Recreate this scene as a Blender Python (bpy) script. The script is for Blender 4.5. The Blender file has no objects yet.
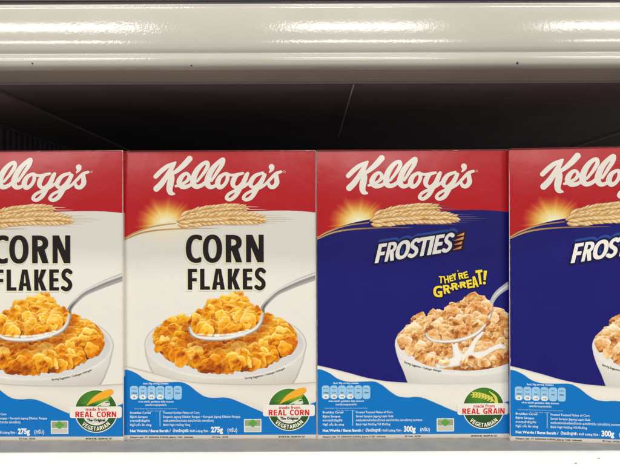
"""Four cereal cartons standing on a white-lipped metal shop shelf (all sizes in metres)."""
import bpy, bmesh, math, random
import numpy as np

C = bpy.context.scene.collection
R = math.radians
MM = 0.001
rng = np.random.default_rng(7)
random.seed(7)


# ------------------------------------------------------------------ utilities
def lin(c):
    c = np.clip(np.asarray(c, dtype=float), 0, 255) / 255.0
    return np.where(c <= 0.04045, c / 12.92, ((c + 0.055) / 1.055) ** 2.4)


def tag(o, label=None, cat=None, group=None, kind=None):
    if label: o['label'] = label
    if cat: o['category'] = cat
    if group: o['group'] = group
    if kind: o['kind'] = kind
    return o


def empty(name, loc, rz=0.0):
    o = bpy.data.objects.new(name, None)
    o.empty_display_size = 0.02
    C.objects.link(o)
    o.location = loc
    o.rotation_euler = (0, 0, rz)
    return o


def link(name, me, mat, parent=None):
    o = bpy.data.objects.new(name, me)
    if mat and not me.materials: me.materials.append(mat)
    C.objects.link(o)
    if parent: o.parent = parent
    return o


# ------------------------------------------------------------------ materials
def new_mat(name):
    m = bpy.data.materials.new(name)
    m.use_nodes = True
    nt = m.node_tree
    return m, nt, nt.nodes['Principled BSDF'], nt.nodes, nt.links


def printed_mat():
    """Varnished carton print: colour comes from the ink laid on each printed shape."""
    m, nt, b, N, L = new_mat('varnished_print')
    at = N.new('ShaderNodeAttribute'); at.attribute_name = 'ink'
    tc = N.new('ShaderNodeTexCoord')
    n1 = N.new('ShaderNodeTexNoise'); n1.inputs['Scale'].default_value = 900; n1.inputs['Detail'].default_value = 3
    n2 = N.new('ShaderNodeTexNoise'); n2.inputs['Scale'].default_value = 28; n2.inputs['Detail'].default_value = 3
    geo = N.new('ShaderNodeNewGeometry')
    for n in (n1, n2): L.new(geo.outputs['Position'], n.inputs['Vector'])
    # faint ink mottle
    mr = N.new('ShaderNodeMapRange'); mr.inputs[3].default_value = 0.93; mr.inputs[4].default_value = 1.05
    L.new(n1.outputs['Fac'], mr.inputs[0])
    mx = N.new('ShaderNodeVectorMath'); mx.operation = 'SCALE'
    L.new(at.outputs['Color'], mx.inputs[0]); L.new(mr.outputs[0], mx.inputs['Scale'])
    L.new(mx.outputs[0], b.inputs['Base Color'])
    b.inputs['Roughness'].default_value = 0.36
    b.inputs['Specular IOR Level'].default_value = 0.36
    rr = N.new('ShaderNodeMapRange'); rr.inputs[3].default_value = 0.20; rr.inputs[4].default_value = 0.34
    L.new(n2.outputs['Fac'], rr.inputs[0]); L.new(rr.outputs[0], b.inputs['Roughness'])
    bp = N.new('ShaderNodeBump'); bp.inputs['Strength'].default_value = 0.25; bp.inputs['Distance'].default_value = 0.0022
    L.new(n2.outputs['Fac'], bp.inputs['Height'])
    bp2 = N.new('ShaderNodeBump'); bp2.inputs['Strength'].default_value = 0.10; bp2.inputs['Distance'].default_value = 0.0001
    L.new(n1.outputs['Fac'], bp2.inputs['Height']); L.new(bp.outputs[0], bp2.inputs['Normal'])
    L.new(bp2.outputs[0], b.inputs['Normal'])
    return m


def enamel_mat(name, col, rough=0.16, peel=0.2, spec=0.5):
    """Powder-coated / enamelled steel with orange peel and small dirt flecks."""
    m, nt, b, N, L = new_mat(name)
    geo = N.new('ShaderNodeNewGeometry')
    n1 = N.new('ShaderNodeTexNoise'); n1.inputs['Scale'].default_value = 360; n1.inputs['Detail'].default_value = 2
    n2 = N.new('ShaderNodeTexNoise'); n2.inputs['Scale'].default_value = 9; n2.inputs['Detail'].default_value = 5
    n3 = N.new('ShaderNodeTexNoise'); n3.inputs['Scale'].default_value = 5; n3.inputs['Detail'].default_value = 1
    for n in (n1, n2, n3): L.new(geo.outputs['Position'], n.inputs['Vector'])
    cr = N.new('ShaderNodeValToRGB')
    c0 = lin(col)
    cr.color_ramp.elements[0].position = 0.3; cr.color_ramp.elements[0].color = (*(c0 * 0.90), 1)
    cr.color_ramp.elements[1].position = 0.6; cr.color_ramp.elements[1].color = (*c0, 1)
    L.new(n2.outputs['Fac'], cr.inputs[0])
    L.new(cr.outputs[0], b.inputs['Base Color'])
    b.inputs['Roughness'].default_value = rough
    b.inputs['Specular IOR Level'].default_value = spec
    ms = N.new('ShaderNodeMapRange'); ms.inputs[1].default_value = 0.35; ms.inputs[2].default_value = 0.65
    ms.inputs[3].default_value = peel * 0.35; ms.inputs[4].default_value = peel
    L.new(n3.outputs['Fac'], ms.inputs[0])
    bp = N.new('ShaderNodeBump'); bp.inputs['Distance'].default_value = 0.0012
    L.new(ms.outputs[0], bp.inputs['Strength'])
    L.new(n1.outputs['Fac'], bp.inputs['Height']); L.new(bp.outputs[0], b.inputs['Normal'])
    return m


def plain_mat(name, col, rough=0.5, metal=0.0, spec=0.5, nscale=60, var=0.25):
    m, nt, b, N, L = new_mat(name)
    geo = N.new('ShaderNodeNewGeometry')
    n2 = N.new('ShaderNodeTexNoise'); n2.inputs['Scale'].default_value = nscale; n2.inputs['Detail'].default_value = 5
    L.new(geo.outputs['Position'], n2.inputs['Vector'])
    mr = N.new('ShaderNodeMapRange'); mr.inputs[3].default_value = 1 - var; mr.inputs[4].default_value = 1 + var
    L.new(n2.outputs['Fac'], mr.inputs[0])
    v = N.new('ShaderNodeVectorMath'); v.operation = 'SCALE'
    v.inputs[0].default_value = tuple(lin(col)); L.new(mr.outputs[0], v.inputs['Scale'])
    L.new(v.outputs[0], b.inputs['Base Color'])
    b.inputs['Roughness'].default_value = rough
    b.inputs['Metallic'].default_value = metal
    b.inputs['Specular IOR Level'].default_value = spec
    return m


PRINT = printed_mat()
ENAMEL = enamel_mat('white_enamel', (184, 180, 169), rough=.12, peel=.09)
LIP_OVERLIT = enamel_mat('overlit_lip_white', (238, 236, 229), rough=.2, peel=.05)  # white enamel made lighter: strong light on the lower lip put into its colour
DECK = plain_mat('grey_deck_paint', (140, 137, 131), rough=0.42, nscale=70, var=0.22)
DARK = plain_mat('dark_shelf_steel', (112, 106, 108), rough=0.6, nscale=14, var=0.3)
BLACK = plain_mat('black_back_steel', (96, 90, 96), rough=0.65, nscale=20, var=0.3)
WIRE_GLINT = plain_mat('pale_wire_glint', (215, 212, 208), rough=0.35)  # pale colour stands in for glints of light along the underside seams
SPECK = plain_mat('dark_speck', (40, 34, 28), rough=0.8)

# ------------------------------------------------------------------ printed artwork: implicit shapes
# Art coordinates are millimetres on the front panel: u to the right, v downwards.
W, H, BULGE, LAYER = 192.0, 288.5, 2.0, 0.07


def seg(U, V, a, b, ra, rb):
    ax, ay = a; bx, by = b
    dx, dy = bx - ax, by - ay
    L2 = dx * dx + dy * dy + 1e-9
    t = np.clip(((U - ax) * dx + (V - ay) * dy) / L2, 0, 1)
    return np.hypot(U - ax - t * dx, V - ay - t * dy) - (ra + (rb - ra) * t)


def smooth(pts, n=7):
    """Catmull-Rom through points of any dimension."""
    p = np.array(pts, float)
    p = np.vstack([2 * p[0] - p[1], p, 2 * p[-1] - p[-2]])
    out = []
    for i in range(1, len(p) - 2):
        for t in np.linspace(0, 1, n, endpoint=False):
            out.append(0.5 * ((2 * p[i]) + (-p[i-1] + p[i+1]) * t + (2*p[i-1] - 5*p[i] + 4*p[i+1] - p[i+2]) * t*t
                              + (-p[i-1] + 3*p[i] - 3*p[i+1] + p[i+2]) * t**3))
    out.append(p[-2])
    return np.array(out)


def stroke(U, V, pts, n=7):
    """Union of tapered capsules along a smooth path of (u, v, r)."""
    q = smooth(pts, n)
    d = np.full(U.shape, 1e3)
    for a, b in zip(q[:-1], q[1:]):
        d = np.minimum(d, seg(U, V, a[:2], b[:2], a[2], b[2]))
    return d


def rect(U, V, x0, y0, x1, y1, r=0.0):
    qx = np.abs(U - (x0 + x1) / 2) - (x1 - x0) / 2 + r
    qy = np.abs(V - (y0 + y1) / 2) - (y1 - y0) / 2 + r
    return np.hypot(np.maximum(qx, 0), np.maximum(qy, 0)) + np.minimum(np.maximum(qx, qy), 0) - r


def oval(U, V, cx, cy, a, b, n=2.0):
    x, y = np.abs(U - cx) / a, np.abs(V - cy) / b
    k = (x ** n + y ** n) ** (1.0 / n)
    g = np.hypot(x ** (n - 1) / a, y ** (n - 1) / b) / np.maximum(k, 1e-6) ** (n - 1)
    return np.where(k < 0.05, -min(a, b), (k - 1) / np.maximum(g, 1e-6))


def poly(U, V, pts):
    p = np.array(pts, float)
    d = np.full(U.shape, 1e9)
    s = np.ones(U.shape)
    n = len(p)
    j = n - 1
    for i in range(n):
        ex, ey = p[j] - p[i]
        wx, wy = U - p[i][0], V - p[i][1]
        t = np.clip((wx * ex + wy * ey) / (ex * ex + ey * ey + 1e-12), 0, 1)
        d = np.minimum(d, (wx - ex * t) ** 2 + (wy - ey * t) ** 2)
        c1 = V >= p[i][1]; c2 = V < p[j][1]; c3 = ex * wy > ey * wx
        flip = (c1 & c2 & c3) | (~c1 & ~c2 & ~c3)
        s = np.where(flip, -s, s)
        j = i
    return s * np.sqrt(d)


mn, mx = np.minimum, np.maximum


def glyph(ch, U, V, x0, y0, x1, y1, t, h=None):
    """Bold capital inside a box; t = stem width, h = thickness of the horizontal strokes."""
    h = h or t * 0.8
    w, H_ = x1 - x0, y1 - y0
    cx, cy = (x0 + x1) / 2, (y0 + y1) / 2
    B = lambda a, b, c, d: rect(U, V, a, b, c, d)
    if ch == 'O':
        return mx(oval(U, V, cx, cy, w/2, H_/2, 2.25), -oval(U, V, cx, cy, w/2 - t, H_/2 - h, 2.25))
    if ch in 'CG':
        a = w * 0.66
        o = mx(oval(U, V, x0 + a, cy, a, H_/2, 2.3), -oval(U, V, x0 + a, cy, a - t, H_/2 - h, 2.3))
        o = mx(o, U - x1 + (V - cy) * 0.04)
        if ch == 'C':
            return mx(o, -B(x0 + a, y0 + h * 1.25, x1 + 9, y1 - h * 1.25))
        o = mx(o, -B(x0 + a * 1.05, y0 + h * 1.2, x1 + 9, cy - h * 0.1))
        return mn(o, mn(B(x1 - t, cy - h * 0.1, x1, y1 - h * 0.35), B(cx, cy - h * 0.1, x1, cy + h * 0.85)))
    if ch in 'RPB':
        by = y0 + H_ * 0.56
        bo = mx(oval(U, V, x0 + w * 0.36, (y0 + by) / 2, w * 0.62, (by - y0) / 2, 2.4), x0 - U)
        bo = mn(bo, B(x0, y0, x0 + w * 0.4, by))
        bi = mn(oval(U, V, x0 + w * 0.36, (y0 + by) / 2, w * 0.62 - t, (by - y0) / 2 - h, 2.4), B(x0 + t, y0 + h, x0 + w * .36, by - h))
        bi = mx(bi, x0 + t - U)
        bo = mx(bo, -bi)
        leg = poly(U, V, [(x0 + w*0.36, by - h), (x0 + w*0.36 + t*1.0, by - h*1.2), (x1, y1), (x1 - t*1.12, y1), (x0 + w*.33, by - h*0.2)])
        return mn(mn(B(x0, y0, x0 + t, y1), bo), leg)
    if ch == 'N':
        return mn(mn(B(x0, y0, x0 + t*0.92, y1), B(x1 - t*0.92, y0, x1, y1)),
                  poly(U, V, [(x0, y0), (x0 + t*1.15, y0), (x1, y1), (x1 - t*1.15, y1)]))
    if ch == 'F':
        return mn(mn(B(x0, y0, x0 + t, y1), B(x0, y0, x1, y0 + h)), B(x0, y0 + H_*.44, x1 - w*.03, y0 + H_*.44 + h))
    if ch == 'E':
        d = mn(mn(B(x0, y0, x0 + t, y1), B(x0, y0, x1, y0 + h)), B(x0, cy - h*.55, x1 - w*.05, cy + h*.45))
        return mn(d, B(x0, y1 - h, x1, y1))
    if ch == 'L':
        return mn(B(x0, y0, x0 + t, y1), B(x0, y1 - h, x1, y1))
    if ch == 'I':
        return B(x0, y0, x1, y1)
    if ch == 'T':
        return mn(B(x0, y0, x1, y0 + h), B(cx - t/2, y0, cx + t/2, y1))
    if ch == 'H':
        return mn(mn(B(x0, y0, x0 + t, y1), B(x1 - t, y0, x1, y1)), B(x0, cy - h/2, x1, cy + h/2))
    if ch == 'A':
        o = poly(U, V, [(cx - t*.62, y0), (cx + t*.62, y0), (x1, y1), (x1 - t*1.05, y1), (cx, y0 + h*1.2), (x0 + t*1.05, y1), (x0, y1)])
        return mn(o, poly(U, V, [(cx - w*.24, y1 - H_*.36), (cx + w*.24, y1 - H_*.36), (cx + w*.30, y1 - H_*.36 + h*.9), (cx - w*.30, y1 - H_*.36 + h*.9)]))
    if ch == 'V':
        return poly(U, V, [(x0, y0), (x0 + t*1.05, y0), (cx, y1 - h*1.2), (x1 - t*1.05, y0), (x1, y0), (cx + t*.6, y1), (cx - t*.6, y1)])
    if ch == 'Y':
        return mn(B(cx - t/2, cy, cx + t/2, y1), poly(U, V, [(x0, y0), (x0 + t*1.1, y0), (cx, cy - h*.4), (x1 - t*1.1, y0), (x1, y0), (cx + t/2, cy + h*.6), (cx - t/2, cy + h*.6)]))
    if ch == 'K':
        d = mn(B(x0, y0, x0 + t, y1), poly(U, V, [(x0 + t*.9, cy + h*.1), (x1 - t*1.25, y0), (x1 - w*.01, y0), (x0 + t*1.85, cy - h*.05), (x1, y1), (x1 - t*1.2, y1)]))
        return d
    if ch == 'S':
        a, b = w - t, H_ - h
        P = [(1.02, .085), (.70, -.01), (.34, .0), (.06, .12), (.03, .27), (.18, .39), (.5, .49), (.82, .60), (.97, .74), (.90, .89), (.6, 1.0), (.28, 1.01), (-.06, .93)]
        return stroke(U, V, [(x0 + t/2 + p*a, y0 + h/2 + q*b, t*.47) for p, q in P], 5)
    if ch == '!':
        return mn(poly(U, V, [(x0, y0), (x1, y0), (x1 - w*.2, y1 - H_*.3), (x0 + w*.2, y1 - H_*.3)]), oval(U, V, cx, y1 - w*.4, w*.42, w*.42))
    if ch == "'":
        return poly(U, V, [(x0, y0), (x1, y0), (cx, y1)])
    return oval(U, V, cx, cy, w/2, H_/2)          # full stop / middle dot


# ------------------------------------------------------------------ implicit shape -> mesh
def to_local(u, v, layer):
    """Front-panel position of an art point: the panel bows out a little, most in the middle."""
    a = np.clip(2 * u / W - 1, -1, 1); b = np.clip(2 * v / H - 1, -1, 1)
    bow = BULGE * (1 - a * a) * (1 - b ** 4) * (0.75 - 0.25 * b)
    lean = 2.4 * np.clip(1 - v / 58.0, 0, 1) ** 2 * (1 - 0.35 * a)
    return np.stack([(u - W / 2) * MM, -(bow - lean + layer * LAYER) * MM, (H - v) * MM], axis=-1)


def make_mesh(name, co, loops, starts, totals, ink):
    me = bpy.data.meshes.new(name)
    me.vertices.add(len(co)); me.vertices.foreach_set('co', co.astype(np.float32).ravel())
    me.loops.add(len(loops)); me.loops.foreach_set('vertex_index', loops.astype(np.int32))
    me.polygons.add(len(starts)); me.polygons.foreach_set('loop_start', starts.astype(np.int32))
    me.polygons.foreach_set('loop_total', totals.astype(np.int32))
    me.update(calc_edges=True)
    at = me.attributes.new('ink', 'FLOAT_COLOR', 'POINT')
    col = np.ones((len(co), 4), np.float32); col[:, :3] = ink
    at.data.foreach_set('color', col.ravel())
    me.materials.append(PRINT)
    me.polygons.foreach_set('use_smooth', np.ones(len(starts), bool))
    return me


def contour(f, u0, v0, u1, v1, step):
    nx = int(math.ceil((u1 - u0) / step)) + 1; ny = int(math.ceil((v1 - v0) / step)) + 1
    xs = np.linspace(u0, u1, nx); ys = np.linspace(v0, v1, ny)
    U, V = np.meshgrid(xs, ys)
    F = f(U, V)
    F = np.where(np.abs(F) < 1e-6, 1e-6, F)
    ins = F < 0
    nv = nx * ny
    def lerp(pa, pb, fa, fb):
        t = np.clip(fa / np.where(fa - fb == 0, 1e-9, fa - fb), 0, 1)
        return pa + (pb - pa) * t
    hu = lerp(U[:, :-1], U[:, 1:], F[:, :-1], F[:, 1:]); hv = V[:, :-1]
    vu = U[:-1, :]; vv = lerp(V[:-1, :], V[1:, :], F[:-1, :], F[1:, :])
    PU = np.concatenate([U.ravel(), hu.ravel(), vu.ravel()]); PV = np.concatenate([V.ravel(), hv.ravel(), vv.ravel()])
    hid = nv + np.arange(ny * (nx - 1)).reshape(ny, nx - 1)
    vid = nv + ny * (nx - 1) + np.arange((ny - 1) * nx).reshape(ny - 1, nx)
    gid = np.arange(nv).reshape(ny, nx)
    c = [gid[:-1, :-1], gid[:-1, 1:], gid[1:, 1:], gid[1:, :-1]]
    e = [hid[:-1, :], vid[:, 1:], hid[1:, :], vid[:, :-1]]
    s = [ins[:-1, :-1], ins[:-1, 1:], ins[1:, 1:], ins[1:, :-1]]
    code = s[0] * 1 + s[1] * 2 + s[2] * 4 + s[3] * 8
    loops, tot = [], []
    for k in range(1, 16):
        sel = code == k
        if not sel.any(): continue
        cols = []
        for i in range(4):
            a = (k >> i) & 1; b = (k >> ((i + 1) % 4)) & 1
            if a: cols.append(c[i][sel])
            if a != b: cols.append(e[i][sel])
        arr = np.stack(cols[::-1], 1)      # seen from the front the panel faces -y
        loops.append(arr.ravel()); tot.append(np.full(len(arr), arr.shape[1]))
    if not loops: return None
    loops = np.concatenate(loops); tot = np.concatenate(tot)
    used, inv = np.unique(loops, return_inverse=True)
    starts = np.concatenate([[0], np.cumsum(tot)[:-1]])
    return PU[used], PV[used], inv, starts, tot


def shape(name, f, box, step, layer, ink, parent):
    """ink: one colour, or a function (u, v) -> sRGB array."""
    r = contour(f, *box, step)
    u, v, loops, starts, tot = r
    col = lin(ink(u, v) if callable(ink) else np.tile(np.array(ink, float), (len(u), 1)))
    return link(name, make_mesh(name, to_local(u, v, layer), loops, starts, tot, col), None, parent)


def text(name, lines, layer, parent, warp=None, res=2):
    """lines: (string, u, v of baseline, size, align, x-scale, embolden, colour)."""
    us, vs, loops, tots, cols, base = [], [], [], [], [], 0
    for s, u, v, size, al, xs, bold, col in lines:
        c = bpy.data.curves.new('lettering', 'FONT')
        c.body = s; c.size = 1.0; c.align_x = al; c.offset = bold; c.resolution_u = res; c.fill_mode = 'FRONT'
        o = bpy.data.objects.new('lettering', c); C.objects.link(o)
        dg = bpy.context.evaluated_depsgraph_get()
        ev = o.evaluated_get(dg); me = ev.to_mesh()
        co = np.zeros(len(me.vertices) * 3); me.vertices.foreach_get('co', co); co = co.reshape(-1, 3)
        li = np.zeros(len(me.loops), np.int64); me.loops.foreach_get('vertex_index', li)
        lt = np.zeros(len(me.polygons), np.int64); me.polygons.foreach_get('loop_total', lt)
        us.append(u + co[:, 0] * size * xs); vs.append(v - co[:, 1] * size)
        loops.append(li + base); tots.append(lt); base += len(co)
        cols.append(np.tile(np.array(col, float), (len(co), 1)))
        ev.to_mesh_clear(); bpy.data.objects.remove(o); bpy.data.curves.remove(c)
    u, v = np.concatenate(us), np.concatenate(vs)
    if warp: u, v = warp(u, v)
    loops, tot = np.concatenate(loops), np.concatenate(tots)
    starts = np.concatenate([[0], np.cumsum(tot)[:-1]])
    return link(name, make_mesh(name, to_local(u, v, layer), loops, starts, tot, lin(np.concatenate(cols))), None, parent)


# ------------------------------------------------------------------ printed food pictures
class Canvas:
    """A small print plate: colour and coverage on a fine grid, sampled by the printed shapes."""
    def __init__(s, u0, v0, u1, v1, ppm=3.5, bg=(220, 215, 203)):
        s.u0, s.v0, s.ppm = u0, v0, ppm
        s.nx, s.ny = int((u1 - u0) * ppm) + 1, int((v1 - v0) * ppm) + 1
        s.U, s.V = np.meshgrid(u0 + np.arange(s.nx) / ppm, v0 + np.arange(s.ny) / ppm)
        s.rgb = np.tile(np.array(bg, float), (s.ny, s.nx, 1)); s.a = np.zeros((s.ny, s.nx))

    def win(s, u0, v0, u1, v1):
        i0 = max(0, int((u0 - s.u0) * s.ppm)); i1 = min(s.nx, int((u1 - s.u0) * s.ppm) + 2)
        j0 = max(0, int((v0 - s.v0) * s.ppm)); j1 = min(s.ny, int((v1 - s.v0) * s.ppm) + 2)
        return slice(j0, max(j0, j1)), slice(i0, max(i0, i1))

    def put(s, w, d, col, k=1.0, soft=0.25, cover=True):
        m = np.clip(0.5 - d / (2 * soft), 0, 1) * k
        s.rgb[w] = s.rgb[w] * (1 - m[..., None]) + np.asarray(col, float) * m[..., None]
        if cover: s.a[w] = np.maximum(s.a[w], m)

    def sample(s, arr, u, v):
        x = np.clip((u - s.u0) * s.ppm, 0, s.nx - 1.001); y = np.clip((v - s.v0) * s.ppm, 0, s.ny - 1.001)
        i, j = x.astype(int), y.astype(int); fx, fy = x - i, y - j
        if arr.ndim == 3: fx, fy = fx[..., None], fy[..., None]
        return arr[j, i]*(1-fx)*(1-fy) + arr[j, i+1]*fx*(1-fy) + arr[j+1, i]*(1-fx)*fy + arr[j+1, i+1]*fx*fy

    def ink(s): return lambda u, v: s.sample(s.rgb, u, v)
    def cov(s, extra=None):
        def f(U, V):
            d = 0.5 - s.sample(s.a, U, V)
            return d if extra is None else mx(d, extra(U, V))
        return f


CORN = np.array([(138, 62, 6), (194, 98, 8), (222, 134, 14), (238, 164, 30), (247, 194, 66), (252, 226, 134)], float)
FROST = np.array([(152, 86, 38), (202, 132, 64), (225, 164, 92), (238, 194, 132), (246, 220, 176), (252, 242, 222)], float)


def ramp(tab, t):
    t = np.clip(t, 0, 0.9999) * (len(tab) - 1)
    i = t.astype(int); f = (t - i)[..., None]
    return tab[i] * (1 - f) + tab[i + 1] * f


def flake(cv, cx, cy, r, g, tab, bias=0.0, frost=0.0):
    """One curled, blistered flake of the printed picture."""
    asp = g.uniform(0.62, 1.0)
    ang = g.uniform(0, math.pi)
    w = cv.win(cx - r*1.8, cy - r*1.8, cx + r*1.8, cy + r*1.8)
    X, Y = cv.U[w] - cx, cv.V[w] - cy
    if X.size == 0: return
    ca, sa = math.cos(ang), math.sin(ang)
    x, y = (X*ca + Y*sa) / r, (-X*sa + Y*ca) / (r * asp)
    th = np.arctan2(y, x); rho = np.hypot(x, y)
    edge = 0.97 + sum(g.normal(0, a) * np.cos(k*th + g.uniform(0, 6.28)) for k, a in ((2, .10), (3, .07), (4, .05), (5, .04), (7, .032), (9, .028), (12, .02), (16, .014)))
    d = (rho - edge) * r * asp
    sx, sy = X - 0.25*r*0.3, Y - 0.22*r
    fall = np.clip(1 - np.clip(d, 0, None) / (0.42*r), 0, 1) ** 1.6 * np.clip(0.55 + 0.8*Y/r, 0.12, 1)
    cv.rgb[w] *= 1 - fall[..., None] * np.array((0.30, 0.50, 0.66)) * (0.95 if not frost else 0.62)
    # relief: a curl along one axis, a fold, and blisters
    c1 = g.uniform(0.5, 1.7) * (1 if g.uniform() < .68 else -1); c2 = g.uniform(-.5, .7)
    hgt = 0.5*c1*x*x + 0.5*c2*y*y
    hgt = hgt + 0.25*np.tanh((y - g.uniform(-.5, .5) - .3*x)*4) * g.uniform(-1, 1)
    for _ in range(18):
        bx, by, bs = g.uniform(-.9, .9), g.uniform(-.9, .9), g.uniform(.07, .26)
        hgt = hgt + g.uniform(-.75, 1.0) * bs * np.exp(-((x-bx)**2 + (y-by)**2) / (2*bs*bs))
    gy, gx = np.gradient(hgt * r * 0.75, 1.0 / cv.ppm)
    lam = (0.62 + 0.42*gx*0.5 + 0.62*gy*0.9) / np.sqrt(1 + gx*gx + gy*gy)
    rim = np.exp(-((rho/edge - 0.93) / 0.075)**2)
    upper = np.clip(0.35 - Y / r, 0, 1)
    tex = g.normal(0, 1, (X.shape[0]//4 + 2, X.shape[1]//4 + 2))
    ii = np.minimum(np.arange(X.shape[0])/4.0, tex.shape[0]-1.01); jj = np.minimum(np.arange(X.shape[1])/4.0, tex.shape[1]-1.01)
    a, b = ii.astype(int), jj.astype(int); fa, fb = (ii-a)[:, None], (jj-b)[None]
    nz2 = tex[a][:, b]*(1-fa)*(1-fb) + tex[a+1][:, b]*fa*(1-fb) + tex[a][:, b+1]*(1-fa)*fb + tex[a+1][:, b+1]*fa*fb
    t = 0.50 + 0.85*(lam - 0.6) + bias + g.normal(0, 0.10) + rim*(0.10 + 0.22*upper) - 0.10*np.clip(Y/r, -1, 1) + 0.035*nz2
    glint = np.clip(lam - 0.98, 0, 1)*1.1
    col = ramp(tab, t + glint)
    if frost:
        fm = np.clip((nz2*0.55 + g.uniform(-.5, .35) + (lam-.6)*1.3 + 0.5*rim*upper), 0, 1)[..., None] * frost
        col = col*(1-fm) + np.array((248, 234, 208.))*fm
    warm = g.uniform(-1, 1)
    col = col * (np.array([1.0, 1 + 0.05*warm, 1 + 0.1*warm]))
    cv.put(w, d, np.clip(col, 0, 252), soft=0.3)


def heap(cv, inside, n, rr, g, tab, bias=0.0, frost=0.0, marg=0.45):
    """Flakes piled from the back (high in the picture) to the front."""
    x0, y0, x1, y1 = inside['box']
    pts, tries = [], 0
    while len(pts) < n and tries < 60000:
        tries += 1
        p = (g.uniform(x0, x1), g.uniform(y0, y1))
        if inside['f'](np.array(p[0]), np.array(p[1])) > -rr[0]*marg: continue
        if any((p[0]-q[0])**2 + ((p[1]-q[1])*1.3)**2 < (rr[0]*0.72)**2 for q in pts): continue
        pts.append(p)
    pts.sort(key=lambda p: p[1] + g.uniform(-3, 3))
    for p in pts:
        flake(cv, p[0], p[1], g.uniform(*rr), g, tab, bias + 0.10*(0.5 - (p[1]-y0)/(y1-y0)), frost)


def wheat(cv, axis, klen, kw, g):
    """A wheat ear lying along a path: overlapping kernels in two rows with a middle row on top."""
    q = smooth(axis, 12)
    L = np.concatenate([[0], np.cumsum(np.hypot(*np.diff(q, axis=0).T))])
    def at(s):
        u = np.interp(s, L, q[:, 0]); v = np.interp(s, L, q[:, 1])
        a = np.interp(s + 1, L, q[:, 0]) - np.interp(s - 1, L, q[:, 0]); b = np.interp(s + 1, L, q[:, 1]) - np.interp(s - 1, L, q[:, 1])
        return u, v, math.atan2(b, a)
    step = klen * 0.50
    tab = np.array([(158, 98, 42), (204, 148, 78), (230, 184, 116), (245, 214, 158), (252, 236, 202)], float)
    for s in np.arange(L[-1] - klen*0.45, -1, -step):
        taper = min(1.0, 0.42 + (L[-1]-s)/26.0)
        for side in (-1, 1, 0):
            u, v, a = at(s + step*(0.25 if side == 1 else 0.5 if side == 0 else 0) + g.normal(0, .35))
            ka = a + side * (0.40 + g.normal(0, .07)) + (g.normal(0.12, .1) if side == 0 else 0)
            kl, kk = klen*taper*g.uniform(.9, 1.12), kw*taper*g.uniform(.86, 1.14)
            off = side*kw*0.80*taper
            cu, cvv = u - math.sin(a)*off + math.cos(ka)*klen*0.25, v + math.cos(a)*off + math.sin(ka)*klen*0.25
            w = cv.win(cu - klen, cvv - klen, cu + klen, cvv + klen)
            X, Y = cv.U[w] - cu, cv.V[w] - cvv
            x = (X*math.cos(ka) + Y*math.sin(ka)) / (kl*0.66); y = (-X*math.sin(ka) + Y*math.cos(ka)) / (kk*0.62)
            xx = np.clip(x, -1, 1)
            prof = np.clip((1 - np.abs(xx)**2.0) * (1 - 0.34*xx), 0, 1.2)
            d = np.where(np.abs(x) > 1, 1.0, (np.abs(y) - prof) * kk*0.55)
            cv.put(w, d - 0.42, (176, 116, 52), k=.75, soft=0.5)
            t = 0.60 - 0.34*y - 0.26*np.abs(y)**3 + 0.20*np.exp(-((y+0.25)/0.22)**2)*(x > -.8) - 0.26*np.clip(-x, 0, 1) + 0.12*np.clip(x, 0, 1)
            cv.put(w, d, ramp(tab, t + g.normal(0, .07)), soft=0.35)
    # loose whiskers
    for k in range(14):
        s0 = g.uniform(L[-1]*.2, L[-1]); u, v, a = at(s0); sd = g.choice((-1, 1)); v += sd*kw*g.uniform(.5, 1.0)
        ln = g.uniform(6, 13)
        d = stroke(cv.U, cv.V, [(u, v, .22), (u + ln*.5, v + sd*.5 - .2, .2), (u + ln, v + sd*1.1 - .2, .08)], 3)
        cv.put((slice(None), slice(None)), d, (226, 184, 120), k=.8, soft=.25)


# ------------------------------------------------------------------ colours of the print
WHITE = (227, 223, 213); RED = (186, 26, 34); NAVY = (24, 22, 106); SKY = (4, 112, 188); INKBLACK = (28, 24, 24)
GREEN = (54, 104, 38); PALE = (236, 232, 220)

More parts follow.
